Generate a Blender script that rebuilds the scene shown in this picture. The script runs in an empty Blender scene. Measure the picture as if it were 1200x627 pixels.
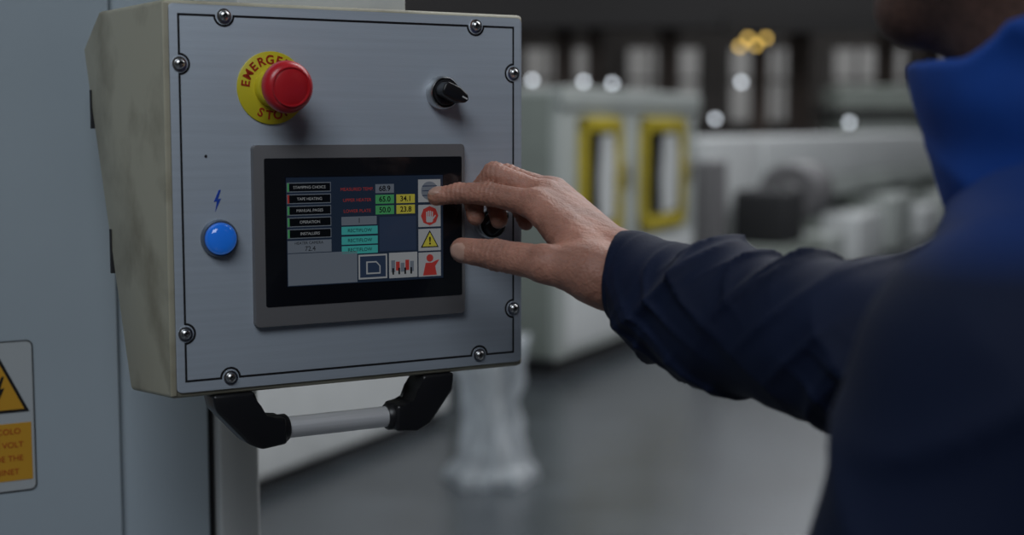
import bpy, bmesh, math, random
import numpy as np
from mathutils import Vector, Matrix
random.seed(4)
SC = bpy.context.scene
COL = SC.collection
SC.view_settings.view_transform = 'Standard'
SC.view_settings.look = 'None'
SC.view_settings.exposure = -.06

# ------------------------------------------------------------------ materials
def mat(name, col, rough=.5, metal=0., noise=0., nscale=8., nstretch=(1,1,1), bump=0., bscale=60., bstretch=(1,1,1),
        sss=0., coat=0., emit=None, estr=0., trans=0., alpha=1., col2=None, spec=None, lo=.35, hi=.65):
    m = bpy.data.materials.new(name); m.use_nodes = True
    nt = m.node_tree; b = nt.nodes['Principled BSDF']
    b.inputs['Base Color'].default_value = (*col, 1)
    b.inputs['Roughness'].default_value = rough
    b.inputs['Metallic'].default_value = metal
    if spec is not None: b.inputs['Specular IOR Level'].default_value = spec
    if sss:
        b.inputs['Subsurface Weight'].default_value = sss
        b.inputs['Subsurface Radius'].default_value = (1., .35, .2)
        b.inputs['Subsurface Scale'].default_value = .006
    if coat: b.inputs['Coat Weight'].default_value = coat
    if emit is not None:
        b.inputs['Emission Color'].default_value = (*emit, 1); b.inputs['Emission Strength'].default_value = estr
    if trans: b.inputs['Transmission Weight'].default_value = trans
    if alpha < 1: b.inputs['Alpha'].default_value = alpha
    tc = None
    if noise or bump or col2: tc = nt.nodes.new('ShaderNodeTexCoord')
    def ntex(scale, stretch, detail=6):
        mp = nt.nodes.new('ShaderNodeMapping'); mp.inputs['Scale'].default_value = stretch
        nt.links.new(tc.outputs['Object'], mp.inputs['Vector'])
        n = nt.nodes.new('ShaderNodeTexNoise'); n.inputs['Scale'].default_value = scale; n.inputs['Detail'].default_value = detail
        nt.links.new(mp.outputs['Vector'], n.inputs['Vector']); return n
    if noise or col2:
        n = ntex(nscale, nstretch)
        r = nt.nodes.new('ShaderNodeValToRGB')
        c2 = col2 if col2 else tuple(min(1, c*(1+noise)) for c in col)
        c1 = col if col2 else tuple(c*(1-noise) for c in col)
        r.color_ramp.elements[0].position = lo; r.color_ramp.elements[0].color = (*c1, 1)
        r.color_ramp.elements[1].position = hi; r.color_ramp.elements[1].color = (*c2, 1)
        nt.links.new(n.outputs['Fac'], r.inputs['Fac']); nt.links.new(r.outputs['Color'], b.inputs['Base Color'])
    if bump:
        n = ntex(bscale, bstretch)
        bp = nt.nodes.new('ShaderNodeBump'); bp.inputs['Strength'].default_value = bump; bp.inputs['Distance'].default_value = .002
        nt.links.new(n.outputs['Fac'], bp.inputs['Height']); nt.links.new(bp.outputs['Normal'], b.inputs['Normal'])
    return m

M = {}
M['alu'] = mat('brushed_aluminium', (.54,.60,.68), .45, .25, noise=.035, nscale=6, nstretch=(1,40,1), bump=.06, bscale=120, bstretch=(1,14,1))
M['cream'] = mat('cream_paint', (.31,.28,.20), .5, nscale=13, bump=.05, col2=(.49,.46,.35), lo=.34, hi=.52)
M['cabinet'] = mat('white_blue_paint', (.45,.52,.58), .45, noise=.04, nscale=3)
M['white'] = mat('white_paint', (.68,.70,.70), .4, noise=.04)
M['black'] = mat('black_plastic', (.012,.012,.014), .35, bump=.05, bscale=300)
M['black_line'] = mat('black_print', (.01,.01,.012), .5)
M['steel'] = mat('steel', (.6,.6,.6), .28, 1., noise=.1, nscale=30)
M['tube'] = mat('satin_tube', (.80,.80,.82), .4, .4, noise=.05, nscale=20, nstretch=(1,30,30))
M['yellow'] = mat('yellow_label', (.75,.64,.03), .4)
M['yellow_paint'] = mat('yellow_paint', (.52,.41,.03), .5, noise=.1)
M['red'] = mat('red_plastic', (.62,.02,.03), .32, noise=.06, nscale=40, coat=.2)
M['redtxt'] = mat('red_print', (.42,.03,.01), .5)
M['hmi'] = mat('grey_plastic_frame', (.17,.165,.17), .42, bump=.04, bscale=400)
M['bezel'] = mat('black_gloss_bezel', (.008,.009,.012), .13, coat=.4)
M['blue_lens'] = mat('blue_lens', (.015,.14,.70), .12, coat=.8, emit=(.02,.22,.9), estr=.2)
M['blue_print'] = mat('blue_print', (.02,.08,.5), .5)
M['lampring'] = mat('lamp_ring', (.2,.24,.3), .3, .6)
M['orange'] = mat('orange_label', (.66,.34,.03), .5)
M['sticker'] = mat('grey_sticker', (.50,.53,.55), .45)
M['dark'] = mat('dark_gap', (.02,.02,.022), .7)
M['skin'] = mat('skin', (.47,.225,.16), .48, noise=.18, nscale=38, bump=.5, bscale=420, sss=.2)
M['nail'] = mat('nail', (.60,.36,.28), .28)
M['hair'] = mat('dark_hair', (.025,.016,.012), .7, bump=.8, bscale=300, bstretch=(1,1,.3))
M['beard'] = mat('skin_stubble', (.11,.055,.04), .6, noise=.25, nscale=200, bump=.4, bscale=500)
M['eye'] = mat('eye', (.7,.7,.7), .1)
M['sleeve'] = mat('navy_cloth', (.0046,.0105,.036), .75, noise=.15, nscale=15, bump=.2, bscale=700, spec=.28)
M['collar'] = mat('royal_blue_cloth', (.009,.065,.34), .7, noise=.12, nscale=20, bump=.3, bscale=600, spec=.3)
M['trousers'] = mat('trousers_cloth', (.02,.025,.04), .8, bump=.2)
M['shoe'] = mat('shoe_leather', (.02,.017,.015), .5)

def emi(name, col, s):
    m = bpy.data.materials.new(name); m.use_nodes = True
    b = m.node_tree.nodes['Principled BSDF']
    b.inputs['Base Color'].default_value = (*[c*.3 for c in col], 1); b.inputs['Roughness'].default_value = .2
    b.inputs['Emission Color'].default_value = (*col, 1); b.inputs['Emission Strength'].default_value = s
    return m
SE = .16
M['s_bg'] = emi('lcd_dark', (.03,.05,.09), SE)
M['s_grey'] = emi('lcd_grey', (.26,.30,.36), SE)
M['s_lgrey'] = emi('lcd_lightgrey', (.62,.64,.66), SE)
M['s_cyan'] = emi('lcd_cyan', (.10,.66,.62), SE)
M['s_green'] = emi('lcd_green', (.12,.55,.20), SE)
M['s_yellow'] = emi('lcd_yellow', (.85,.76,.10), SE)
M['s_red'] = emi('lcd_red', (.68,.07,.06), SE)
M['s_black'] = emi('lcd_black', (.006,.008,.01), SE)
M['s_blue'] = emi('lcd_blue', (.05,.08,.15), SE)

# ------------------------------------------------------------------ helpers
def empty(name, mtx=None, size=.05):
    o = bpy.data.objects.new(name, None); o.empty_display_size = size
    COL.objects.link(o)
    if mtx is not None: o.matrix_world = mtx
    return o
def link(name, me, m, parent, smooth=False):
    if m is not None: me.materials.append(m)
    if smooth:
        me.polygons.foreach_set('use_smooth', [True]*len(me.polygons))
    o = bpy.data.objects.new(name, me); COL.objects.link(o)
    if parent is not None: o.parent = parent
    return o
def from_bm(name, bm, m, parent, smooth=False, auto=None):
    bmesh.ops.recalc_face_normals(bm, faces=bm.faces)
    me = bpy.data.meshes.new(name); bm.to_mesh(me); bm.free()
    o = link(name, me, m, parent, smooth)
    if auto:
        me.polygons.foreach_set('use_smooth', [True]*len(me.polygons))
        try: me.set_sharp_from_angle(angle=math.radians(auto))
        except Exception: pass
    return o
def bevel(bm, w, seg=3):
    bmesh.ops.bevel(bm, geom=bm.edges[:], offset=w, segments=seg, profile=.5, affect='EDGES', clamp_overlap=True)
def box(name, parent, m, x, y, z, bev=0, seg=3):
    bm = bmesh.new(); bmesh.ops.create_cube(bm, size=1)
    for v in bm.verts:
        v.co = Vector((x[0]+(v.co.x+.5)*(x[1]-x[0]), y[0]+(v.co.y+.5)*(y[1]-y[0]), z[0]+(v.co.z+.5)*(z[1]-z[0])))
    if bev: bevel(bm, bev, seg)
    return from_bm(name, bm, m, parent, auto=35 if bev else None)
def prism(name, parent, m, pts, z0, z1, bev=0, seg=2, xf=None):
    bm = bmesh.new()
    a = [bm.verts.new((p[0], p[1], z0)) for p in pts]; b = [bm.verts.new((p[0], p[1], z1)) for p in pts]
    bm.faces.new(a[::-1]); bm.faces.new(b)
    n = len(pts)
    for i in range(n): bm.faces.new((a[i], a[(i+1)%n], b[(i+1)%n], b[i]))
    if bev: bevel(bm, bev, seg)
    if xf is not None: bmesh.ops.transform(bm, matrix=xf, verts=bm.verts)
    return from_bm(name, bm, m, parent, auto=35)
def rrect(x0, x1, y0, y1, r, n=6):
    out = []
    for cx, cy, a0 in ((x1-r,y1-r,0),(x0+r,y1-r,90),(x0+r,y0+r,180),(x1-r,y0+r,270)):
        for i in range(n+1):
            a = math.radians(a0+90*i/n); out.append((cx+r*math.cos(a), cy+r*math.sin(a)))
    return out
def lathe(name, parent, m, prof, c=(0,0,0), seg=48, xf=None, auto=40):
    bm = bmesh.new(); rings = []
    for r, z in prof:
        if r < 1e-6: rings.append([bm.verts.new((c[0], c[1], c[2]+z))])
        else: rings.append([bm.verts.new((c[0]+r*math.cos(2*math.pi*i/seg), c[1]+r*math.sin(2*math.pi*i/seg), c[2]+z)) for i in range(seg)])
    for A, B in zip(rings, rings[1:]):
        for i in range(seg):
            j = (i+1) % seg
            if len(A) == 1: bm.faces.new((A[0], B[i], B[j]))
            elif len(B) == 1: bm.faces.new((A[i], A[j], B[0]))
            else: bm.faces.new((A[i], A[j], B[j], B[i]))
    if xf is not None: bmesh.ops.transform(bm, matrix=xf, verts=bm.verts)
    return from_bm(name, bm, m, parent, auto=auto)
def tube(name, parent, m, path, r, seg=16, closed=False, flat=1.):
    bm = bmesh.new(); P = [Vector(p) for p in path]; n = len(P); rings = []
    prev = None
    for i, p in enumerate(P):
        t = (P[min(i+1,n-1)]-P[max(i-1,0)]).normalized()
        if prev is None:
            ref = Vector((0,0,1)) if abs(t.z) < .9 else Vector((1,0,0))
            s = t.cross(ref).normalized()
        else: s = (prev - t*prev.dot(t)).normalized()
        prev = s; q = t.cross(s)
        rr = r[i] if isinstance(r, (list, tuple)) else r
        rings.append([bm.verts.new(p+s*rr*math.cos(2*math.pi*k/seg)+q*rr*flat*math.sin(2*math.pi*k/seg)) for k in range(seg)])
    for A, B in zip(rings, rings[1:]):
        for k in range(seg):
            bm.faces.new((A[k], A[(k+1)%seg], B[(k+1)%seg], B[k]))
    bm.faces.new(rings[0][::-1]); bm.faces.new(rings[-1])
    return from_bm(name, bm, m, parent, auto=50)
def text(name, parent, m, s, size, loc, rot=0, ext=.0001, align='CENTER', bold=0):
    cu = bpy.data.curves.new(name, 'FONT'); cu.body = s; cu.size = size; cu.extrude = ext
    cu.align_x = align; cu.align_y = 'CENTER'; cu.offset = bold
    cu.materials.append(m)
    o = bpy.data.objects.new(name, cu); COL.objects.link(o)
    o.parent = parent; o.location = loc; o.rotation_euler = (0, 0, rot)
    return o

# ------------------------------------------------------------------ frames
Uv, Vv, Nv = Vector((.8652,.5014,0)), Vector((0,0,1)), Vector((.5014,-.8652,0))
def frame(o, a=Uv, b=Vv, c=Nv):
    m = Matrix.Identity(4)
    for i in range(3):
        m[i][0], m[i][1], m[i][2], m[i][3] = a[i], b[i], c[i], o[i]
    return m
O = Vector((-.2688, 1.1045, 1.2874))
FP = frame(O)

# ------------------------------------------------------------------ control box
W, H = .322, .3112
cb = empty('control_box', FP)
xf = Matrix(((0,0,1,0),(0,1,0,0),(1,0,0,0),(0,0,0,1)))   # (w,v,u)->(u,v,w)
prof = [(0,0),(0,H),(-.192,H+.004),(-.251,H-.026),(-.118,-.012)]
prism('enclosure', cb, M['cream'], prof, 0, W, bev=.004, seg=3, xf=xf)
prism('face_plate', cb, M['alu'], rrect(.0045, W-.003, .0045, H-.003, .004), -.001, .0022, bev=.0006)
box('hinge_slot_1', cb, M['dark'], (-.0012,.002), (.212,.247), (-.2265,-.2225))
box('hinge_slot_2', cb, M['dark'], (-.0012,.002), (.085,.124), (-.170,-.166))
x0,x1,y0,y1 = .0122,.3105,.0135,.3000
SCR = [(.0486,y1),(.273,y1),(x1,.2603),(x1,.0526),(.2758,y0),(.0484,y0),(x0,.0513),(x0,.262)]
nr = .0078
path = []
cx, cy = (x0+x1)/2, (y0+y1)/2
def notch(c, d0):
    a0 = math.atan2(-d0[1], -d0[0]); out = []
    inn = (cx-c[0], 0) if d0[0] == 0 else (0, cy-c[1])
    crossz = -d0[0]*inn[1] + d0[1]*inn[0]
    sg = 1 if crossz > 0 else -1
    for i in range(13):
        a = a0+sg*math.pi*i/12; out.append((c[0]+nr*math.cos(a), c[1]+nr*math.sin(a)))
    return out
path += [(x0,y1)] + notch(SCR[0],(1,0)) + notch(SCR[1],(1,0)) + [(x1,y1)]
path += notch(SCR[2],(0,-1)) + notch(SCR[3],(0,-1)) + [(x1,y0)]
path += notch(SCR[4],(-1,0)) + notch(SCR[5],(-1,0)) + [(x0,y0)]
path += notch(SCR[6],(0,1)) + notch(SCR[7],(0,1))
bm = bmesh.new(); n = len(path); hw = .00085; zl = .0024
L, R_ = [], []
for i in range(n):
    p0, p1, p2 = Vector(path[i-1]), Vector(path[i]), Vector(path[(i+1)%n])
    t1 = (p1-p0).normalized(); t2 = (p2-p1).normalized(); t = (t1+t2).normalized()
    nn = Vector((-t.y, t.x)); k = hw/max(.35, nn.dot(Vector((-t1.y, t1.x))))
    L.append(bm.verts.new((p1.x+nn.x*k, p1.y+nn.y*k, zl))); R_.append(bm.verts.new((p1.x-nn.x*k, p1.y-nn.y*k, zl)))
for i in range(n):
    j = (i+1)%n; bm.faces.new((R_[i], R_[j], L[j], L[i]))
from_bm('border_line', bm, M['black_line'], cb)
for i, (sx, sy) in enumerate(SCR):
    lathe('washer_%d'%i, cb, M['steel'], [(.0058,.0022),(.0058,.0032),(.003,.0036),(0,.0036)], (sx,sy,0), 24)
    lathe('screw_head_%d'%i, cb, M['steel'], [(.0042,.003),(.0042,.0042),(.0034,.0056),(.0019,.0062),(.0017,.0045),(0,.0045)], (sx,sy,0), 24)
    lathe('screw_socket_%d'%i, cb, M['dark'], [(.0016,.0046),(.0016,.0049),(0,.0049)], (sx,sy,0), 6)
lathe('small_hole', cb, M['dark'], [(.0012,.0022),(.0012,.0025),(0,.0025)], (.0318,.1906,0), 12)
box('mounting_flange', cb, M['white'], (.078,.232), (H+.001,H+.018), (-.165,-.05), .002)
box('support_column', cb, M['white'], (.10,.21), (H+.017,H+.16), (-.155,-.06), .004)
box('support_arm', cb, M['white'], (.10,.21), (H+.06,H+.16), (-.2995,-.15), .002)
box('folded_edge', cb, M['cream'], (-.0006,.0048), (.002,H-.002), (-.002,.0028), .0012)

gh = empty('grab_handle', FP)
tube('handle_tube', gh, M['tube'], [(.085,-.036,-.014),(.21,-.036,-.014)], .0090, 28)
def bracket(nm, pts):
    prism(nm, gh, M['black'], pts, -.028, 0.0, bev=.0030, seg=3)
bracket('bracket_1', [(.034,-.0005),(.070,-.0005),(.072,-.014),(.0775,-.0245),(.0965,-.0245),(.0975,-.047),(.076,-.0495),(.064,-.044),(.037,-.014)])
bracket('bracket_2', [(.253,-.0005),(.222,-.0005),(.220,-.013),(.215,-.0245),(.1970,-.0245),(.1960,-.047),(.217,-.0495),(.229,-.044),(.251,-.016)])
lathe('ferrule_1', gh, M['black'], [(0,0),(.0105,0),(.0118,.002),(.0118,.014),(.0102,.016),(0,.016)], xf=Matrix.Translation((.086,-.036,-.014)) @ Matrix.Rotation(math.pi/2,4,'Y'))
lathe('ferrule_2', gh, M['black'], [(0,0),(.0102,0),(.0118,.002),(.0118,.014),(.0105,.016),(0,.016)], xf=Matrix.Translation((.192,-.036,-.014)) @ Matrix.Rotation(math.pi/2,4,'Y'))

# emergency stop
es = empty('emergency_stop_button', FP)
ec = (.087,.2445)
lathe('yellow_disc', es, M['yellow'], [(.029,.0022),(.029,.0034),(.0285,.0038),(0,.0038)], (*ec,0), 64)
lathe('collar_ring', es, M['yellow'], [(.0150,.0035),(.0150,.010),(.0138,.012),(.010,.012)], (*ec,0), 40)
lathe('stem', es, M['hmi'], [(.0105,.010),(.0105,.016),(.0118,.017),(.0118,.026),(.009,.028)], (*ec,0), 32)
lathe('mushroom_head', es, M['red'], [(.008,.025),(.0135,.026),(.0185,.030),(.0203,.034),(.0205,.0375),(.0195,.0415),(.0168,.0445),(.012,.0463),(.006,.0471),(0,.0473)], (*ec,0), 64, auto=60)
lathe('head_ring', es, M['red'], [(.0158,.0452),(.0155,.0464),(.0144,.0464),(.0142,.0452)], (*ec,0), 48)
Rt = .0220
for i, ch in enumerate('EMERGENCY'):
    a = math.radians(172-19.5*i)
    text('letter_%d'%i, es, M['redtxt'], ch, .0098, (ec[0]+Rt*math.cos(a), ec[1]+Rt*math.sin(a), .004), a-math.pi/2, bold=.00025)
for i, ch in enumerate('STOP'):
    a = math.radians(243+19.5*i)
    text('letter_s%d'%i, es, M['redtxt'], ch, .0098, (ec[0]+Rt*math.cos(a), ec[1]+Rt*math.sin(a), .004), a+math.pi/2, bold=.00025)

def selector(c, rot, hk=.028, nm='rotary_selector_switch'):
    s = empty(nm, FP)
    lathe('bezel_ring', s, M['steel'], [(.0142,.0022),(.0145,.006),(.0138,.0105),(.0126,.0118),(.0116,.0105),(.0114,.008)], (*c,0), 48)
    lathe('base_cap', s, M['black'], [(.0115,.0045),(.0115,.0115),(.0105,.0135),(.007,.0145),(0,.0145)], (*c,0), 40)
    pts = [(-.0108,-.0030),(-.0085,-.0062),(.004,-.0066),(.0130,-.0040),(.0155,0),(.0130,.0040),(.004,.0066),(-.0085,.0062),(-.0108,.0030)]
    X = Matrix.Translation((c[0],c[1],0)) @ Matrix.Rotation(rot,4,'Z')
    prism('pointer_knob', s, M['black'], pts, .009, hk, bev=.0022, seg=3, xf=X)
    prism('white_mark', s, M['white'], [(.008,-.0006),(.0132,-.0006),(.0132,.0006),(.008,.0006)], hk-.0002, hk+.0003, xf=X)
selector((.239,.2425), math.radians(-25))
selector((.2850,.1300), math.radians(40), .019)

bl = empty('blue_indicator_lamp', FP)
lc = (.0408,.1258)
lathe('lamp_bezel', bl, M['lampring'], [(.0148,.0022),(.0150,.005),(.0140,.0075),(.0128,.0075),(.0126,.005)], (*lc,0), 48)
lathe('lamp_lens', bl, M['blue_lens'], [(.0127,.004),(.0127,.009),(.0118,.0115),(.0095,.0135),(.006,.0147),(0,.0152)], (*lc,0), 48, auto=70)
bolt = [(.0015,.0085),(-.0028,-.0008),(-.0003,-.0003),(-.0018,-.0085),(.0030,.0018),(.0004,.0012),(.0030,.0085)]
prism('lightning_symbol', bl, M['blue_print'], [(x+lc[0]-.0005,y+.1555) for x,y in bolt], .0022,.0026)

# ------------------------------------------------------------------ touchscreen
ts = empty('touchscreen_display', FP)
prism('outer_frame', ts, M['hmi'], rrect(.0685,.2585,.0530,.1990,.003), .002, .0085, bev=.0018, seg=3)
prism('black_bezel', ts, M['bezel'], rrect(.0772,.2555,.0690,.1885,.0015), .008, .0090, bev=.0002)
box('bezel_step', ts, M['bezel'], (.0945,.2378),(.0838,.1736),(.0086,.0092))
sx0, sy1 = .0953, .1728
def srect(nm, m, a, b, c, d, lay=1):
    z = .0092+.00012*lay
    return box(nm, ts, M[m], (sx0+a/1000, sx0+b/1000), (sy1-d/1000, sy1-c/1000), (z-.0001, z))
def stext(nm, m, s, size, a, c, lay=3, align='CENTER', bold=0):
    return text(nm, ts, M[m], s, size/1000, (sx0+a/1000, sy1-c/1000, .0092+.00012*lay), align=align, ext=.00002, bold=bold)
srect('lcd_panel','s_bg',0,141.7,0,88.2)
srect('lcd_lower_left','s_grey',.6,61.5,61.6,87.5,2)
srect('lcd_cell','s_grey',.6,38.7,51,61,2)
stext('cell_label','s_black','HEATER CAMERA',3.2,19,53.2); stext('cell_value','s_black','72.4',5.5,20,58)
labels = ['STAMPING CHOICE','TAPE HEATING','MANUAL PAGES','OPERATION','INSTALLERS']
cols = ['s_green','s_red','s_green','s_green','s_green']
for i in range(5):
    t = 4+9.4*i
    srect('button_edge_%d'%i,'s_grey',.6,38.7,t,t+7.8,2); srect('button_%d'%i,'s_black',2.2,38.1,t+.7,t+7.1,3)
    srect('button_led_%d'%i,cols[i],.9,2.4,t+.5,t+7.3,4)
    stext('button_text_%d'%i,'s_lgrey',labels[i],3.2,20,t+4,5)
for i,(s) in enumerate(['MEASURED TEMP.','UPPER HEATER','LOWER PLATE']):
    stext('red_label_%d'%i,'s_red',s,3.8,62,10.5+9*i,3)
for i,(s,c) in enumerate([('68.9','s_grey'),('65.0','s_green'),('50.0','s_green')]):
    t = 6.7+8.9*i; srect('value_%d'%i,c,78.6,95.6,t,t+7.4,2); stext('value_text_%d'%i,'s_black',s,6.2,87,t+3.8,4,bold=.0001)
for i,s in enumerate(['34.1','23.8']):
    t = 15.6+8.9*i; srect('set_%d'%i,'s_yellow',97.8,115,t,t+7.4,2); stext('set_text_%d'%i,'s_black',s,6.2,106.4,t+3.8,4,bold=.0001)
srect('count_box','s_grey',47.8,79.5,33,40,2); stext('count','s_black','1',6,63.6,36.5,4)
for i,t in enumerate((41.2,49.4,57.2)):
    srect('cyan_%d'%i,'s_cyan',47.8,80.3,t,t+6.6,2); stext('cyan_text_%d'%i,'s_black','RECTIFLOW',4,64,t+3.4,4)
srect('field_bg','s_blue',82,116,34,63,2)
srect('icon_page_bg','s_lgrey',62.6,88.8,65,85.6,2); srect('icon_page_in','s_blue',64,87.4,66.4,84.2,3)
page = [(sx0+.0695,sy1-.0815),(sx0+.0825,sy1-.0815),(sx0+.0825,sy1-.0748),(sx0+.0788,sy1-.0708),(sx0+.0695,sy1-.0708)]
prism('icon_page', ts, M['s_lgrey'], page, .0096,.0098)
pc = (sum(p[0] for p in page)/5, sum(p[1] for p in page)/5)
prism('icon_page_inner', ts, M['s_blue'], [(pc[0]+(p[0]-pc[0])*.82, pc[1]+(p[1]-pc[1])*.78) for p in page], .0098,.0099)
srect('icon_machine_bg','s_lgrey',90.6,117,64.6,86,2)
for i in range(5): srect('icon_machine_%d'%i,'s_red' if i%2 else 's_grey',92.5+4.4*i,96+4.4*i,71+1.2*(i%3),81-1.2*(i%2),3)
for i in range(4): srect('icon_roller_%d'%i,'s_black',93.5+5.6*i,95+5.6*i,77.5,83,4)
for i,(t,b) in enumerate(((3.5,22.8),(25,43.8),(45.5,64.2),(65.6,86.2))):
    srect('icon_bg_%d'%i,'s_lgrey',118.2,139.4,t,b,2)
ic = sx0+.1288
lathe('icon_globe', ts, M['s_grey'], [(.0078,.0094),(.0078,.0098),(0,.0098)], (ic,sy1-.0131,0), 32)
for k in (-1,0,1): prism('globe_line_%d'%k, ts, M['s_blue'], rrect(ic-.007,ic+.007,sy1-.0131+k*.004-.0004,sy1-.0131+k*.004+.0004,.0003,2), .0098,.0099)
lathe('icon_stop', ts, M['s_red'], [(.0082,.0094),(.0082,.0098),(0,.0098)], (ic,sy1-.0344,0), 8)
prism('icon_palm', ts, M['s_lgrey'], rrect(ic-.0034,ic+.0030,sy1-.0400,sy1-.0350,.0015), .0098,.01)
for k in range(4): prism('icon_finger_%d'%k, ts, M['s_lgrey'], rrect(ic-.0034+k*.00175,ic-.0023+k*.00175,sy1-.036,sy1-.0298-abs(k-1.5)*.0007,.0004,3), .0098,.01)
prism('icon_thumb', ts, M['s_lgrey'], [(ic+.0025,sy1-.0385),(ic+.0025,sy1-.0365),(ic+.0052,sy1-.0338),(ic+.0058,sy1-.0345)], .0098,.01)
def tri(cx_,cy_,r): return [(cx_+r*math.cos(math.radians(a)),cy_+r*math.sin(math.radians(a))) for a in (90,210,330)]
prism('icon_warn', ts, M['s_black'], tri(ic,sy1-.0565,.0098), .0094,.0097); prism('icon_warn_in', ts, M['s_yellow'], tri(ic,sy1-.0565,.0080), .0097,.0099)
stext('icon_warn_mark','s_black','!',9,128.8,56.0,7,bold=.0003)
lathe('icon_man_head', ts, M['s_red'], [(.0032,.0094),(.0032,.0098),(0,.0098)], (ic,sy1-.0705,0), 20)
prism('icon_man_body', ts, M['s_red'], [(ic-.0065,sy1-.0852),(ic+.0065,sy1-.0852),(ic+.005,sy1-.0775),(ic+.009,sy1-.072),(ic+.006,sy1-.0728),(ic+.002,sy1-.0745),(ic-.004,sy1-.0745)], .0094,.0098)

# ------------------------------------------------------------------ cabinet
FC = frame(Vector((O.x,O.y,0)))
ca = empty('machine_cabinet', FC)
box('door_panel', ca, M['cabinet'], (-1.5,.038), (.08,2.3), (-1.1,-.301), .003)
box('side_panel', ca, M['cabinet'], (.0395,.130), (.08,2.3), (-1.1,-.309), .003)
box('gap', ca, M['dark'], (.125,.145), (.08,2.28), (-1.1,-.33))
box('corner_post', ca, M['white'], (.138,.181), (.0,2.3), (-1.1,-.301), .003)
box('plinth', ca, M['dark'], (-1.48,.17), (0,.08), (-1.08,-.33))
tube('cable', ca, M['black'], [(.1335,2.25,-.318),(.1335,1.0,-.318),(.1335,.1,-.318)], .0045, 12)
ws = empty('warning_sign', FC)
zc = -.3008
prism('sign_edge', ws, M['dark'], rrect(-.1075,-.0437,1.154,1.2995,.006), zc,zc+.0008)
prism('sign_plate', ws, M['sticker'], rrect(-.1062,-.0450,1.1553,1.2982,.005), zc+.0006,zc+.0012)
sc_ = -.0757
def tri2(y0_,y1_,hw_): return [(sc_,y1_),(sc_-hw_,y0_),(sc_+hw_,y0_)]
prism('triangle_border', ws, M['black_line'], tri2(1.2308,1.2868,.0270), zc+.0012,zc+.0015)
prism('triangle', ws, M['orange'], tri2(1.2338,1.2800,.0222), zc+.0015,zc+.0018)
prism('bolt', ws, M['black_line'], [(sc_+x*1.6,1.2525+y*1.6) for x,y in bolt], zc+.0018,zc+.0021)
box('orange_label', ws, M['orange'], (-.1035,-.0475),(1.165,1.2205),(zc+.0012,zc+.0016))
for i in range(4): text('label_line_%d'%i, ws, M['redtxt'], ['PERICOLO','HIGH VOLT','INSIDE THE','CABINET'][i], .0078, (sc_,1.2125-.013*i,zc+.0018))

# ------------------------------------------------------------------ SDF toolkit
class G:
    def __init__(s, lo, hi, h):
        s.lo = np.array(lo, np.float32); s.h = h
        n = [int(math.ceil((hi[i]-lo[i])/h))+1 for i in range(3)]
        ax = [s.lo[i]+h*np.arange(n[i], dtype=np.float32) for i in range(3)]
        s.X, s.Y, s.Z = np.meshgrid(*ax, indexing='ij', sparse=True)
        s.n = n
    def rc(s, a, b, r1, r2):
        a = np.array(a, np.float32); b = np.array(b, np.float32); d = b-a; L = float(d@d)
        px, py, pz = s.X-a[0], s.Y-a[1], s.Z-a[2]
        t = np.clip((px*d[0]+py*d[1]+pz*d[2])/L, 0, 1)
        return np.sqrt((px-t*d[0])**2+(py-t*d[1])**2+(pz-t*d[2])**2)-(r1+(r2-r1)*t)
    def el(s, c, r, ax=None):
        px, py, pz = s.X-c[0], s.Y-c[1], s.Z-c[2]
        if ax is None: q = (px, py, pz)
        else: q = [px*v[0]+py*v[1]+pz*v[2] for v in ax]
        k0 = np.sqrt((q[0]/r[0])**2+(q[1]/r[1])**2+(q[2]/r[2])**2)
        return (k0-1)*min(r)
    def plane(s, c, n):
        n = np.array(n, np.float32); n /= np.linalg.norm(n)
        return (s.X-c[0])*n[0]+(s.Y-c[1])*n[1]+(s.Z-c[2])*n[2]
def smin(a, b, k):
    h = np.clip(.5+.5*(b-a)/k, 0, 1); return b+(a-b)*h-k*h*(1-h)
def smax(a, b, k): return -smin(-a, -b, k)
def ridge(p, k=3): return (1-np.abs(np.sin(p)))**k
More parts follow.
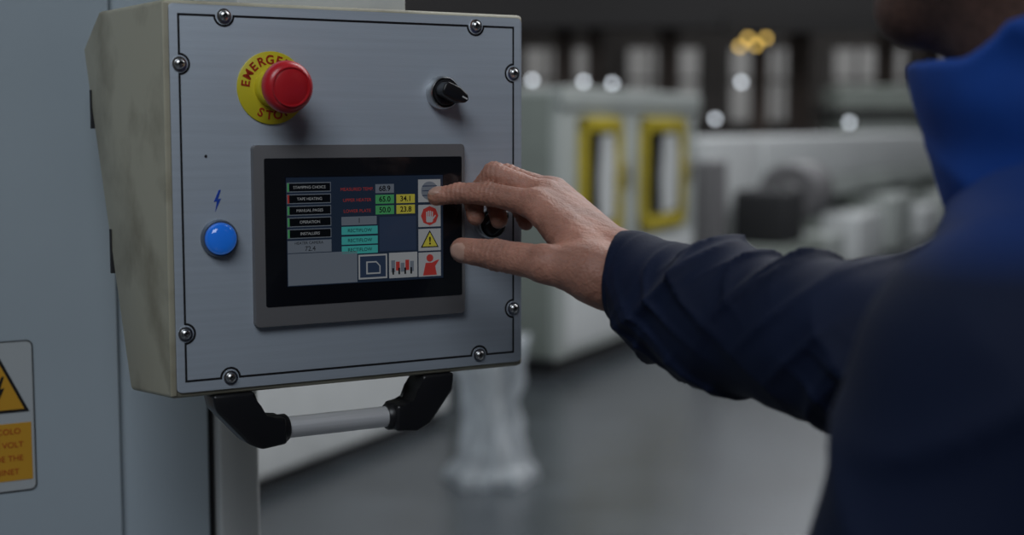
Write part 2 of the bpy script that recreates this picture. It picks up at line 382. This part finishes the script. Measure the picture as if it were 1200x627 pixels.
def surfnet(F, lo, h):
    s = F < 0; n = F.shape
    cnt = np.zeros((n[0]-1,n[1]-1,n[2]-1), np.int8)
    for i in (0,1):
        for j in (0,1):
            for k in (0,1): cnt += s[i:n[0]-1+i, j:n[1]-1+j, k:n[2]-1+k]
    act = (cnt > 0) & (cnt < 8)
    ids = np.argwhere(act); idx = -np.ones(act.shape, np.int64); idx[act] = np.arange(len(ids))
    S = np.zeros((len(ids),3)); N = np.zeros(len(ids))
    cs = [(i,j,k) for i in (0,1) for j in (0,1) for k in (0,1)]
    for a in cs:
        for ax in range(3):
            if a[ax]: continue
            b = list(a); b[ax] = 1
            f0 = F[ids[:,0]+a[0], ids[:,1]+a[1], ids[:,2]+a[2]]; f1 = F[ids[:,0]+b[0], ids[:,1]+b[1], ids[:,2]+b[2]]
            m = (f0 < 0) != (f1 < 0); t = f0[m]/(f0[m]-f1[m])
            p = np.tile(np.array(a, float), (m.sum(),1)); p[:,ax] += t
            S[m] += p; N[m] += 1
    V = (ids+S/N[:,None])*h+lo
    Q = []
    for ax in range(3):
        sl0 = [slice(None)]*3; sl1 = [slice(None)]*3; sl0[ax] = slice(0,-1); sl1[ax] = slice(1,None)
        a0 = s[tuple(sl0)]; a1 = s[tuple(sl1)]
        e = np.argwhere(a0 != a1)
        b1, b2 = (ax+1)%3, (ax+2)%3
        ok = (e[:,b1] > 0)&(e[:,b2] > 0)&(e[:,b1] < n[b1]-1)&(e[:,b2] < n[b2]-1); e = e[ok]
        ins = a0[e[:,0],e[:,1],e[:,2]]
        def g(d1, d2):
            c = e.copy(); c[:,b1] += d1; c[:,b2] += d2; return idx[c[:,0],c[:,1],c[:,2]]
        q = np.stack([g(-1,-1), g(0,-1), g(0,0), g(-1,0)], 1)
        q[~ins] = q[~ins][:, ::-1]
        Q.append(q)
    Q = np.concatenate(Q); Q = Q[(Q >= 0).all(1)]
    return V, Q
def sdfobj(name, F, g, m, parent, extra=None):
    V, Q = surfnet(F, g.lo, g.h)
    me = bpy.data.meshes.new(name)
    me.vertices.add(len(V)); me.vertices.foreach_set('co', V.astype(np.float32).ravel())
    me.loops.add(len(Q)*4); me.loops.foreach_set('vertex_index', Q.astype(np.int32).ravel())
    me.polygons.add(len(Q)); me.polygons.foreach_set('loop_start', np.arange(0,len(Q)*4,4,dtype=np.int32))
    me.polygons.foreach_set('loop_total', np.full(len(Q),4,np.int32))
    me.update(calc_edges=True); me.validate()
    o = link(name, me, m, parent, True)
    if extra:
        me.materials.append(extra[0]); sel = extra[1](V)
        fm = sel[Q].sum(1) >= 2
        me.polygons.foreach_set('material_index', fm.astype(np.int32))
    return o

# ------------------------------------------------------------------ worker
wk = empty('man', Matrix.Translation((0,0,0)), .2)
def A(*v): return np.array(v, float)
mc = [A(.0200,1.167,1.4375), A(.0275,1.186,1.4440), A(.0350,1.203,1.4460), A(.0425,1.217,1.4420)]
fing = [
 [mc[0], A(-.0200,1.1885,1.4455), A(-.0455,1.1980,1.4455), A(-.0642,1.2035,1.4420)],
 [mc[1], A(-.0150,1.2015,1.4615), A(-.0330,1.2110,1.4400), A(-.0310,1.2080,1.4250)],
 [mc[2], A(-.0040,1.2140,1.4600), A(-.0140,1.2170,1.4350), A(-.0110,1.2090,1.4220)],
 [mc[3], A( .0130,1.2260,1.4520), A( .0070,1.2270,1.4300), A( .0120,1.2190,1.4190)]]
frad = [(.0122,.0100,.0088,.0074),(.0118,.0102,.0088,.0076),(.0115,.0096,.0084,.0074),(.0100,.0086,.0074,.0066)]
thumb = [A(.0640,1.103,1.3870), A(.0270,1.114,1.3935), A(-.0120,1.138,1.3985), A(-.0400,1.153,1.4010)]
trad = (.0195,.0155,.0126,.0104)
def build_hand(name, fing, frad, thumb, trad, mc, Wa, Wb, Arm, h=.0011, wr=.0205, nails=()):
    pts = np.array([p for f in fing for p in f]+list(thumb)+[Wa,Wb,Arm])
    g = G(pts.min(0)-.03, pts.max(0)+.03, h)
    F = g.rc(Wa, Wb, wr, wr)
    F = smin(F, smin(g.rc(Wa, Arm, wr, wr-.001), g.rc(Wb, Arm+(Wb-Wa)*.3, wr, wr-.002), .01), .012)
    for i in range(4):
        w = Wa+(Wb-Wa)*(i/3)
        F = smin(F, g.rc(w, mc[i], .0175, frad[i][0]+.0012), .010)
    F = smin(F, g.rc((Wa+thumb[0])/2, thumb[0], .019, trad[0]), .014)
    F = smin(F, g.rc(thumb[0], (mc[0]*.65+Wa*.35), .015, .010), .014)
    T = g.rc(thumb[0], thumb[1], trad[0], trad[1])
    T = smin(T, g.rc(thumb[1], thumb[2], trad[1]-.0012, trad[2]), .005)
    T = smin(T, g.rc(thumb[2], thumb[3], trad[2]-.0003, trad[3]), .003)
    F = smin(F, T, .011)
    FF = None
    for i in range(4):
        f, r = fing[i], frad[i]
        a = g.rc(f[0], f[1], r[0]-.0008, r[1]-.0006)
        a = smin(a, g.rc(f[1], f[2], r[1], r[2]-.0004), .003)
        a = smin(a, g.rc(f[2], f[3], r[2], r[3]), .002)
        FF = a if FF is None else smin(FF, a, .0015)
    F = smin(F, FF, .006)
    for (c, ax, rr) in nails:
        F = smin(F, g.el(c, rr, ax), .0008)
    X, Y, Z = g.X, g.Y, g.Z
    F = F + .00022*np.sin(X*420+2*np.sin(Z*300))*np.sin(Y*380+Z*200)
    for i in range(4):
        for j in (1,2):
            p, d = fing[i][j], fing[i][j+1]-fing[i][j-1]; d = d/np.linalg.norm(d)
            near = np.exp(-(((X-p[0])**2+(Y-p[1])**2+(Z-p[2])**2)/.012**2))
            s = (X-p[0])*d[0]+(Y-p[1])*d[1]+(Z-p[2])*d[2]
            F = F + .0007*near*np.cos(s*1500)
    p, d = thumb[2], thumb[3]-thumb[1]; d = d/np.linalg.norm(d)
    near = np.exp(-(((X-p[0])**2+(Y-p[1])**2+(Z-p[2])**2)/.014**2)); s = (X-p[0])*d[0]+(Y-p[1])*d[1]+(Z-p[2])*d[2]
    F = F + .0007*near*np.cos(s*1300)
    def isnail(V):
        s = np.zeros(len(V), bool)
        for (c, ax, rr) in nails:
            d = V-c; k = (d@ax[0]/(rr[0]*1.0))**2+(d@ax[1]/(rr[1]*1.0))**2+(d@ax[2]/(rr[2]*1.35))**2
            s |= k < 1.15
        return s
    return sdfobj(name, F, g, M['skin'], wk, (M['nail'], isnail))
def nrm(v): return v/np.linalg.norm(v)
def nail(p0, p1, r, dorsal, L=.0062, Wd=.0056):
    t = nrm(p1-p0); d = nrm(dorsal-t*(dorsal@t)); s = np.cross(t, d)
    return (p1-t*.0015+d*(r*.80), [t, s, d], (L, Wd, .0026))
dors = A(.30,-.45,.80)
nl = [nail(fing[0][2], fing[0][3], .0074, dors), nail(thumb[2], thumb[3], .0104, A(-.25,-.85,-.05), .0075, .0068)]
Wa, Wb = A(.0800,1.108,1.3805), A(.0890,1.130,1.3950)
build_hand('right_hand', fing, frad, thumb, trad, mc, Wa, Wb, A(.128,1.062,1.370), nails=nl)

# --- right sleeve
g = G((.03,.84,1.24), (.54,1.19,1.50), .0026)
pl = [(A(.0620,1.142,1.3950),.0290),(A(.0957,1.102,1.3835),.0355),(A(.1214,1.067,1.3680),.0450),(A(.153,1.020,1.3620),.0505),
      (A(.206,.958,1.3570),.0530),(A(.235,.935,1.3540),.056),(A(.32,.945,1.370),.062),(A(.44,.975,1.392),.070)]
F = None
for (a,ra),(b,rb) in zip(pl, pl[1:]):
    d = g.rc(a,b,ra,rb); F = d if F is None else smin(F, d, .015)
X,Y,Z = g.X,g.Y,g.Z
s_ = (X-.08)*.62-(Y-1.12)*.75; zz = Z-1.36
m1 = .5+.5*np.sin(31*s_+47*zz+1.0); m2 = .5+.5*np.sin(-37*s_+29*zz+2.4+20*X)
fold = .0078*ridge(34*s_+42*zz+1.1*np.sin(24*zz+11*X),2.6)*m1 + .0072*ridge(42*s_-36*zz+.7+.9*np.sin(30*Y),2.6)*m2
fold = fold + .0044*ridge(80*s_+54*zz+1.5*np.sin(50*zz),3)*m2 + .0040*ridge(68*s_-76*zz,3)*m1
fold = fold*np.clip((s_-.014)/.05, .0, 1)
cuffb = np.exp(-((s_-.030)/.0025)**2)*.0014
F = F-fold+.0022+cuffb
F = smax(F, g.plane(A(.0850,1.1214,1.3872), (-.93,.36,.06)), .003)
F = np.maximum(F, -g.rc(A(.045,1.160,1.403), A(.0905,1.1105,1.3860), .0268, .0258))
sdfobj('right_sleeve', F, g, M['sleeve'], wk)

# --- jacket body + left sleeve
f = A(-.8,.6,0); Rr = A(.6,.8,0)
g = G((-.02,.48,.84), (.62,1.10,1.62), .0052)
X,Y,Z = g.X,g.Y,g.Z
zs  = [.86,.95,1.10,1.25,1.35,1.40,1.44,1.48,1.52]
cxs = [.325,.325,.335,.350,.362,.366,.366,.358,.350]
cys = [.815,.815,.82,.825,.83,.832,.835,.84,.842]
rds = [.130,.132,.142,.142,.132,.122,.105,.085,.07]
rws = [.185,.185,.190,.205,.205,.190,.150,.095,.07]
ip = lambda a: np.interp(Z.ravel(), zs, a).reshape(Z.shape).astype(np.float32)
dx, dy = X-ip(cxs), Y-ip(cys)
qa = (dx*f[0]+dy*f[1])/ip(rds); qb = (dx*Rr[0]+dy*Rr[1])/ip(rws)
F = (np.sqrt(qa**2+qb**2)-1)*.115
F = smax(F, Z-1.50, .02); F = smax(F, .875-Z, .01)
LS = A(.252,.695,1.375)
F = smin(F, g.rc(A(.30,.76,1.40), LS, .070, .078), .03)
F = smin(F, g.rc(LS, A(.155,.672,1.12), .076, .060), .02)
F = smin(F, g.rc(A(.155,.672,1.12), A(.075,.79,.945), .060, .040), .02)
F = smin(F, g.rc(A(.40,.91,1.40), A(.445,.975,1.385), .070, .072), .03)
F = F - .006*ridge(22*Z+14*X+1.2*np.sin(14*Y))*(.5+.5*np.sin(17*X+9*Z)) - .005*ridge(28*X-19*Z+12*Y+1.0*np.sin(16*Z))*(.5+.5*np.sin(21*Y-13*Z))
F = np.maximum(F, -g.rc(A(.085,.775,.965), A(.05,.83,.90), .034, .036))
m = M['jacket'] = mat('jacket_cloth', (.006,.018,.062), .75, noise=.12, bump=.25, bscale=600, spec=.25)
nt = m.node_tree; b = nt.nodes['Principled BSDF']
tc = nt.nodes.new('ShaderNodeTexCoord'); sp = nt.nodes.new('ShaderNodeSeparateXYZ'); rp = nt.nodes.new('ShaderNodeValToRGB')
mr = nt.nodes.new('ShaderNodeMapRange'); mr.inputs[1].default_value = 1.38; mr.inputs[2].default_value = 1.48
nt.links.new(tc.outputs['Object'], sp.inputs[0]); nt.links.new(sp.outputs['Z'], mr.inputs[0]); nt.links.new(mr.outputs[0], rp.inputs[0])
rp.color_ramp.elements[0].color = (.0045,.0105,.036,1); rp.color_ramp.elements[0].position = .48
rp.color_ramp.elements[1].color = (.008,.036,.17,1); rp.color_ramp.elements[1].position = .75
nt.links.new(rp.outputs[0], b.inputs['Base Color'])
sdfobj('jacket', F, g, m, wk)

# --- collar
g = G((.20,.70,1.40), (.50,1.0,1.66), .0035)
X,Y,Z = g.X,g.Y,g.Z
cz = (Z-1.45)
ccx = .352-.24*cz; ccy = .842+.10*cz
dx, dy = X-ccx, Y-ccy
a_ = dx*f[0]+dy*f[1]; b_ = dx*Rr[0]+dy*Rr[1]
rad = np.sqrt((a_/1.02)**2+(b_/.98)**2)
F = np.abs(rad-(.083+.05*cz))-.0065
top = 1.541+.42*np.clip(.035-a_,0,.12)
F = smax(F, Z-top, .006); F = smax(F, 1.42-Z, .004)
F = F + .0012*np.sin(120*Z+20*X) - .003*ridge(30*Z+16*X-9*Y,3)
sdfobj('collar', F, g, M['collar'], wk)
zp = []
for i in range(14):
    z = 1.530-.034*i; cc = z-1.45
    r = np.interp(z, zs, rds) if z < 1.44 else .0915+.05*max(cc,0)
    cx_ = np.interp(z, zs, cxs) if z < 1.44 else .352-.24*cc; cy_ = np.interp(z, zs, cys) if z < 1.44 else .842+.10*cc
    zp.append((cx_+f[0]*r, cy_+f[1]*r, z))
tube('zip', wk, M['dark'], zp, .003, 8)

# --- head
g = G((.14,.70,1.42), (.46,1.02,1.82), .0030)
hc = A(.310,.852,1.676)
def HP(a, b, z): return hc+f*a+Rr*b+A(0,0,z)
axs = [f, Rr, A(0,0,1)]
F = g.el(HP(-.008,0,.02), (.098,.078,.102), axs)
F = smin(F, g.el(HP(.028,0,-.045), (.068,.062,.080), axs), .03)
F = smin(F, g.rc(HP(.072,-.012,-.105), HP(.072,.012,-.105), .021,.021), .025)
F = smin(F, g.rc(HP(-.03,0,-.23), HP(-.005,0,-.06), .058,.058), .03)
F = smin(F, g.rc(HP(.090,0,.012), HP(.112,0,-.030), .009,.013), .012)
F = smin(F, g.rc(HP(.104,-.012,-.034), HP(.104,.012,-.034), .008,.008), .008)
F = smin(F, g.rc(HP(.082,-.035,.028), HP(.082,.035,.028), .012,.012), .014)
for sgn in (-1,1):
    F = smax(F, -g.el(HP(.098,.032*sgn,.006), (.014,.018,.012), axs), .010)
    F = smin(F, g.el(HP(.075,.032*sgn,.006), (.014,.014,.013), axs), .004)
    F = smin(F, g.el(HP(-.004,.078*sgn,-.008), (.020,.009,.032), axs), .006)
    F = smax(F, -g.el(HP(.000,.086*sgn,-.008), (.010,.006,.018), axs), .004)
F = smin(F, g.rc(HP(.094,-.018,-.064), HP(.094,.018,-.064), .0075,.0075), .008)
F = smax(F, -g.rc(HP(.105,-.022,-.066), HP(.105,.022,-.066), .0025,.0025), .003)
def beard(V):
    d = V-hc; a = d@f; z = d[:,2]
    return (z < -.035-.25*np.clip(.05-a,0,.1)+.012*np.sin(a*60))&(a > -.02)&(z > -.135)
sdfobj('head', F, g, M['skin'], wk, (M['beard'], beard))
F = g.el(HP(-.018,0,.032), (.102,.086,.104), axs)
F = smax(F, g.plane(HP(.045,0,.045), f*.8+A(0,0,-.62)), .01)
F = smax(F, g.plane(HP(.0,0,-.045), A(0,0,-1)), .01)
F = F + .0012*np.sin(g.X*500+g.Z*90)*np.sin(g.Y*460)
sdfobj('hair', F, g, M['hair'], wk)
for i,sgn in enumerate((-1,1)):
    p = HP(.079,.032*sgn,.006)
    lathe('eye_%d'%i, wk, M['eye'], [(.012*math.sin(math.pi*k/12),-.012*math.cos(math.pi*k/12)) for k in range(13)], tuple(p), 20)
    q = p+f*.0105
    lathe('iris_%d'%i, wk, M['hair'], [(.0045*math.sin(math.pi*k/8),-.0045*math.cos(math.pi*k/8)) for k in range(9)], tuple(q), 14)

# --- trousers and shoes
g = G((.05,.52,.03), (.62,1.10,.95), .0065)
F = g.el(A(.325,.815,.90), (.125,.175,.13), axs)
foot = []
for sgn in (-1,1):
    hp = A(.325,.815,.86)+Rr*.095*sgn; kn = A(.315,.825,.49)+Rr*.115*sgn+f*.02; an = A(.33,.815,.10)+Rr*.125*sgn-f*.01
    F = smin(F, g.rc(hp, kn, .092, .066), .03); F = smin(F, g.rc(kn, an, .066, .052), .02); foot.append(an)
F = F-.004*ridge(16*g.Z+9*g.X+8*g.Y)
F = smax(F, .055-g.Z, .005)
sdfobj('trousers', F, g, M['trousers'], wk)
for i,an in enumerate(foot):
    lo = an-A(.26,.20,.12); hi = an+A(.16,.26,.08)
    g = G((lo[0],lo[1],-.01), (hi[0],hi[1],.16), .005)
    F = g.rc(A(an[0],an[1],.05)-f*.035, A(an[0],an[1],.10), .045, .042)
    F = smin(F, g.rc(A(an[0],an[1],.045)-f*.03, A(an[0],an[1],.035)+f*.15, .042, .040), .03)
    F = smax(F, .002-g.Z, .003)
    sdfobj('shoe_%d'%i, F, g, M['shoe'], wk)
e0 = A(.073,.793,.935); dn = nrm(A(-.30,.35,-.85)); sd = nrm(np.cross(dn, A(1,0,0))); pn = np.cross(dn, sd)
def LP(a,b,c): return e0+dn*a+sd*b+pn*c
lm = [LP(.10,.027-.018*i,0.003*abs(i-1.5)) for i in range(4)]
lf = []
for i,L in enumerate((.070,.078,.072,.056)):
    b = .027-.018*i
    lf.append([lm[i], LP(.10+L*.55,b*1.08,.010), LP(.10+L*.88,b*1.1,.028), LP(.10+L*1.05,b*1.1,.046)])
lt = [LP(.03,.030,.008), LP(.062,.046,.018), LP(.090,.052,.030), LP(.113,.050,.042)]
build_hand('left_hand', lf, frad, lt, (.017,.0135,.011,.009), lm, LP(.01,.012,0), LP(.01,-.014,0), LP(-.04,.01,0), h=.0022)

# ------------------------------------------------------------------ hall (room)
m = mat('concrete_floor', (.050,.058,.066), .26, noise=.22, nscale=2.2, bump=.12, bscale=20)
box('floor', None, m, (-14,30), (-6,42), (-.1,0))
M['wallm'] = mat('hall_wall', (.09,.08,.074), .8, noise=.2, nscale=.6)
M['ceilm'] = mat('hall_ceiling', (.04,.038,.036), .9)
M['colm'] = mat('column_paint', (.12,.092,.078), .7, noise=.2, nscale=2)
M['beam'] = mat('dark_steel_beam', (.018,.016,.016), .6)
M['winm'] = mat('hall_glass', (.3,.3,.3), .4, emit=(.78,.77,.75), estr=.15, noise=.2, nscale=1)
box('wall_back', None, M['wallm'], (-14,30), (42,42.2), (0,9))
box('wall_left', None, M['wallm'], (-14.2,-14), (-6,42), (0,9))
box('wall_right', None, M['wallm'], (30,30.2), (-6,42), (0,9))
box('wall_front', None, M['wallm'], (-14,30), (-6.2,-6), (0,9))
box('ceiling', None, M['ceilm'], (-14,30), (-6,42), (9,9.2))
for i in range(9):
    x = -6+3.0*i
    w = empty('window_%d'%(i+1))
    box('glass', w, M['winm'], (x+.3,x+2.5), (41.9,41.98), (1.7,3.8))
    for k in range(4): box('mullion_%d'%k, w, M['beam'], (x+.3+.72*k,x+.38+.72*k), (41.8,41.9), (1.7,3.8))
    box('transom', w, M['beam'], (x+.3,x+2.5), (41.8,41.9), (2.85,2.93))
for i,(x,y) in enumerate([(1.2,33),(1.9,33),(3.6,33),(5.7,33),(6.8,34),(8.6,33),(9.9,34),(-3,33),(12.5,33),(16,33)]):
    c = empty('steel_column'); w = .33 if i%2 else .45
    box('web', c, M['colm'], (x-w/2,x+w/2), (y,y+.08), (0,9)); box('flange_1', c, M['colm'], (x-w/2,x-w/2+.08), (y-.25,y+.33), (0,9)); box('flange_2', c, M['colm'], (x+w/2-.08,x+w/2), (y-.25,y+.33), (0,9))
cr = empty('crane_beam')
box('girder', cr, M['beam'], (-13.9,29.9), (31.6,32.2), (3.9,5.6)); box('rail', cr, M['beam'], (-13.9,29.9), (31.4,32.4), (3.7,3.9))
br = empty('cable_tray')
box('tray', br, M['beam'], (4,29.9), (27,27.4), (3.30,3.60)); box('tray_support', br, M['beam'], (12,12.2), (27.1,27.3), (0,3.4))

# production line frame
Dv = Vector((.429,.903,0)).normalized(); Iv = Vector((-Dv.y, Dv.x, 0))
FR = frame(Vector((.28,8.48,0)), Dv, Iv, Vector((0,0,1)))
mg = M['mgrey'] = mat('machine_paint', (.44,.47,.45), .45, noise=.06, nscale=2)
mg2 = M['mgrey2'] = mat('machine_side_paint', (.26,.29,.26), .5, noise=.06, nscale=2)
pm = empty('packaging_machine', FR)
box('body', pm, mg, (.0,2.6), (.0,1.6), (.10,1.74), .02)
box('side_cover', pm, mg2, (-.02,.0), (.05,1.55), (.12,1.70), .005)
box('plinth', pm, M['dark'], (.05,2.55), (.05,1.5), (0,.1))
box('top_band', pm, mg, (-.02,2.62), (-.03,.0), (1.62,1.75), .01)
for k,(a,b) in enumerate(((.28,.95),(1.36,2.24))):
    z0_,z1_ = .80,1.57
    for nm,xx,zz in (('l',(a,a+.08),(z0_,z1_)),('r',(b-.08,b),(z0_,z1_)),('t',(a,b),(z1_-.09,z1_)),('b',(a,b),(z0_,z0_+.09))):
        box('door_frame_%s%d'%(nm,k), pm, M['yellow_paint'], xx, (-.045,.0), zz, .005)
    box('door_glass_%d'%k, pm, M['bezel'], (a+.07,b-.07), (-.02,-.005), (z0_+.08,z1_-.08))
    mid = a+(b-a)*.64; q = (b-a)*.17
    prism('folded_sheet_%d'%k, pm, M['white'], [(mid-q,z0_+.10),(mid+q,z0_+.12),(mid+q*1.2,z1_-.25),(mid+q*.8,z1_-.10),(mid-q*.8,z1_-.12),(mid-q*1.2,z1_-.4)], .022,.03, xf=Matrix(((1,0,0,0),(0,0,-1,0),(0,1,0,0),(0,0,0,1))))
    box('door_handle_%d'%k, pm, M['steel'], (b-.02,b+.03), (-.09,-.04), (1.1,1.28), .008)
box('lower_panel', pm, M['white'], (.1,2.5), (-.012,.0), (.16,.74), .005)
nh = empty('machine_housing', FR)
box('body', nh, M['white'], (-5.2,-1.4), (0,1.3), (.06,1.15), .02)
box('base', nh, M['dark'], (-5.15,-1.45), (.04,1.25), (0,.06))
box('ledge', nh, mg, (-5.2,-1.38), (-.02,.05), (1.05,1.18), .01)
lk = empty('machine_link_unit', FR)
box('body', lk, mg2, (-1.36,-.06), (.55,1.3), (.3,.95), .02); box('foot', lk, M['dark'], (-1.2,-.2), (.6,1.2), (0,.3))
lathe('red_valve', lk, M['red'], [(0,0),(.045,0),(.05,.03),(.03,.07),(0,.08)], xf=Matrix.Translation((-.22,.55,.50)) @ Matrix.Rotation(math.pi/2,4,'X'), seg=20)
cv = empty('conveyor_line', FR)
box('long_cover', cv, M['white'], (4.9,21), (.1,.9), (.98,1.42), .02)
box('lower_rail', cv, mg, (4.9,21), (.05,.95), (.78,.96), .01)
for k in range(8):
    t = 5.0+2*k
    box('leg_%d'%k, cv, mg2, (t,t+.18), (.1,.9), (0,.8), .01)
    box('cabinet_%d'%k, cv, M['white'] if k%2 else mg, (t+.4,t+1.7), (-.25,.5), (.05,.45+.12*(k%3)), .02)
cl = empty('drive_unit', FR)
lathe('drum', cl, M['hmi'], [(0,0),(.24,0),(.26,.03),(.26,.6),(.24,.63),(0,.63)], xf=Matrix.Translation((4.0,-.35,.95)) @ Matrix.Rotation(math.pi/2,4,'Y'))
lathe('drum_hub', cl, M['steel'], [(0,-.03),(.08,-.03),(.10,0),(.10,.02)], xf=Matrix.Translation((4.0,-.35,.95)) @ Matrix.Rotation(math.pi/2,4,'Y'))
box('motor', cl, M['dark'], (3.4,4.0), (-.5,-.05), (.55,1.0), .05); box('stand', cl, mg2, (3.3,4.7), (-.5,.7), (0,.56), .02)
box('hood', cl, M['white'], (3.2,4.8), (.1,.9), (.56,1.42), .02)
box('guard', cl, M['hmi'], (2.75,3.1), (-.1,.7), (0,1.25), .02)
fb = empty('far_machine')
box('body', fb, mg2, (6.6,9.4), (29,30.5), (0,2.35), .05); box('hood', fb, M['beam'], (6.4,9.6), (28.8,30.7), (1.75,1.9), .02); box('panel', fb, mg, (7.0,8.2), (28.95,29), (.8,1.6), .02)
pw = mat('clear_plastic_wrap', (.62,.66,.70), .22, alpha=.55, noise=.15, nscale=9, bump=.6, bscale=14)
wr = empty('plastic_wrapped_roll')
bm = bmesh.new(); rings = []
for k in range(26):
    z = .62*k/25; row = []
    for i in range(60):
        a = 2*math.pi*i/60
        r = .155+.018*math.sin(5*a+z*9)+.012*math.sin(11*a-z*17)+.010*math.sin(17*a+z*31)-.05*math.sin(math.pi*z/.62)**2+.03*(z<.05)
        row.append(bm.verts.new((-.09+r*math.cos(a), 5.98+r*math.sin(a), z)))
    rings.append(row)
for A_,B_ in zip(rings, rings[1:]):
    for i in range(60): bm.faces.new((A_[i],A_[(i+1)%60],B_[(i+1)%60],B_[i]))
bm.faces.new(rings[-1])
from_bm('wrap', bm, pw, wr, True)
lathe('core', wr, M['white'], [(0,0),(.06,0),(.06,.58),(0,.58)], (-.09,5.98,0), 24)

def glow(name, pts, col, s, r):
    mm = mat(name+'_mat', col, .4, emit=col, estr=s)
    for i,p in enumerate(pts):
        e = empty(name, Matrix.Translation(p))
        lathe('bulb', e, mm, [(r*math.sin(math.pi*k/8),-r*math.cos(math.pi*k/8)) for k in range(9)], (0,0,0), 12)
        lathe('shade', e, M['beam'], [(r*.4,r*1.1),(r*1.3,r*.9),(r*1.35,r*.8)], (0,0,0), 12)
glow('wall_lamp', [(.35,25,2.33),(1.25,25,2.31),(1.75,25,2.28),(2.08,25,2.0),(2.22,25,1.93),(4.0,25,2.30),(3.55,25,1.66),(5.9,25,1.60)], (.85,.92,1.), 3.4, .048)
glow('warning_beacon', [(4.35,26.5,3.15),(4.5,26.5,3.02),(4.68,26.5,3.15),(4.2,26.5,3.0)], (1.,.66,.16), 2.8, .05)

# ------------------------------------------------------------------ lights
def area(name, loc, tgt, sx, sy, e, col=(1,1,1)):
    l = bpy.data.lights.new(name, 'AREA'); l.shape = 'RECTANGLE'; l.size = sx; l.size_y = sy; l.energy = e; l.color = col
    o = bpy.data.objects.new(name, l); COL.objects.link(o); o.location = loc
    o.rotation_euler = (Vector(tgt)-Vector(loc)).to_track_quat('-Z','Y').to_euler(); return o
area('added_front_key', (-.5,-3.2,5.2), (0,1.2,1.3), 3.4, 2.4, 132, (.86,.93,1.))  # added soft key for panel and hand; the ceiling has no opening
area('added_side_fill', (-3.4,3.4,4.6), (.3,1.0,1.4), 2.5, 3, 130, (.85,.93,1.))  # added area lamp lighting box and man from the left, no real fixture
area('added_back_rim', (3.2,5.0,5.5), (0,1.0,1.4), 3, 3, 60, (1.,.95,.9))  # added rim light for hand top and collar, hangs free in the hall
area('added_line_fill', (6.5,6.0,6.5), (2.0,11,1.0), 5, 3, 270, (.95,.97,1.))  # added fill to brighten the front of the machine row
area('added_mid_fill', (2.2,3.6,6.0), (-.6,6.4,.6), 2, 2, 80, (.90,.95,1.))  # added fill to lift the dark housing below the control box
for i,(x,y) in enumerate([(3,11),(5,19),(7,27),(9,35),(-4,15),(-4,28),(15,22)]):
    area('added_hall_fill_%d'%i, (x,y,8.6), (x,y,0), 7, 4, 280, (.93,.96,1.))  # added lamps that keep the closed hall from going dark
w = bpy.data.worlds.new('world'); SC.world = w; w.use_nodes = True
w.node_tree.nodes['Background'].inputs[0].default_value = (.5,.6,.7,1); w.node_tree.nodes['Background'].inputs[1].default_value = .2

# ------------------------------------------------------------------ camera
cd = bpy.data.cameras.new('camera'); co = bpy.data.objects.new('camera', cd); COL.objects.link(co)
co.location = (0,0,1.5); co.rotation_euler = (math.radians(90-5.6),0,0)
cd.sensor_width = 36; cd.lens = 50; cd.clip_start = .05; cd.clip_end = 200
cd.dof.use_dof = True; cd.dof.focus_distance = 1.18; cd.dof.aperture_fstop = 3.2
SC.camera = co
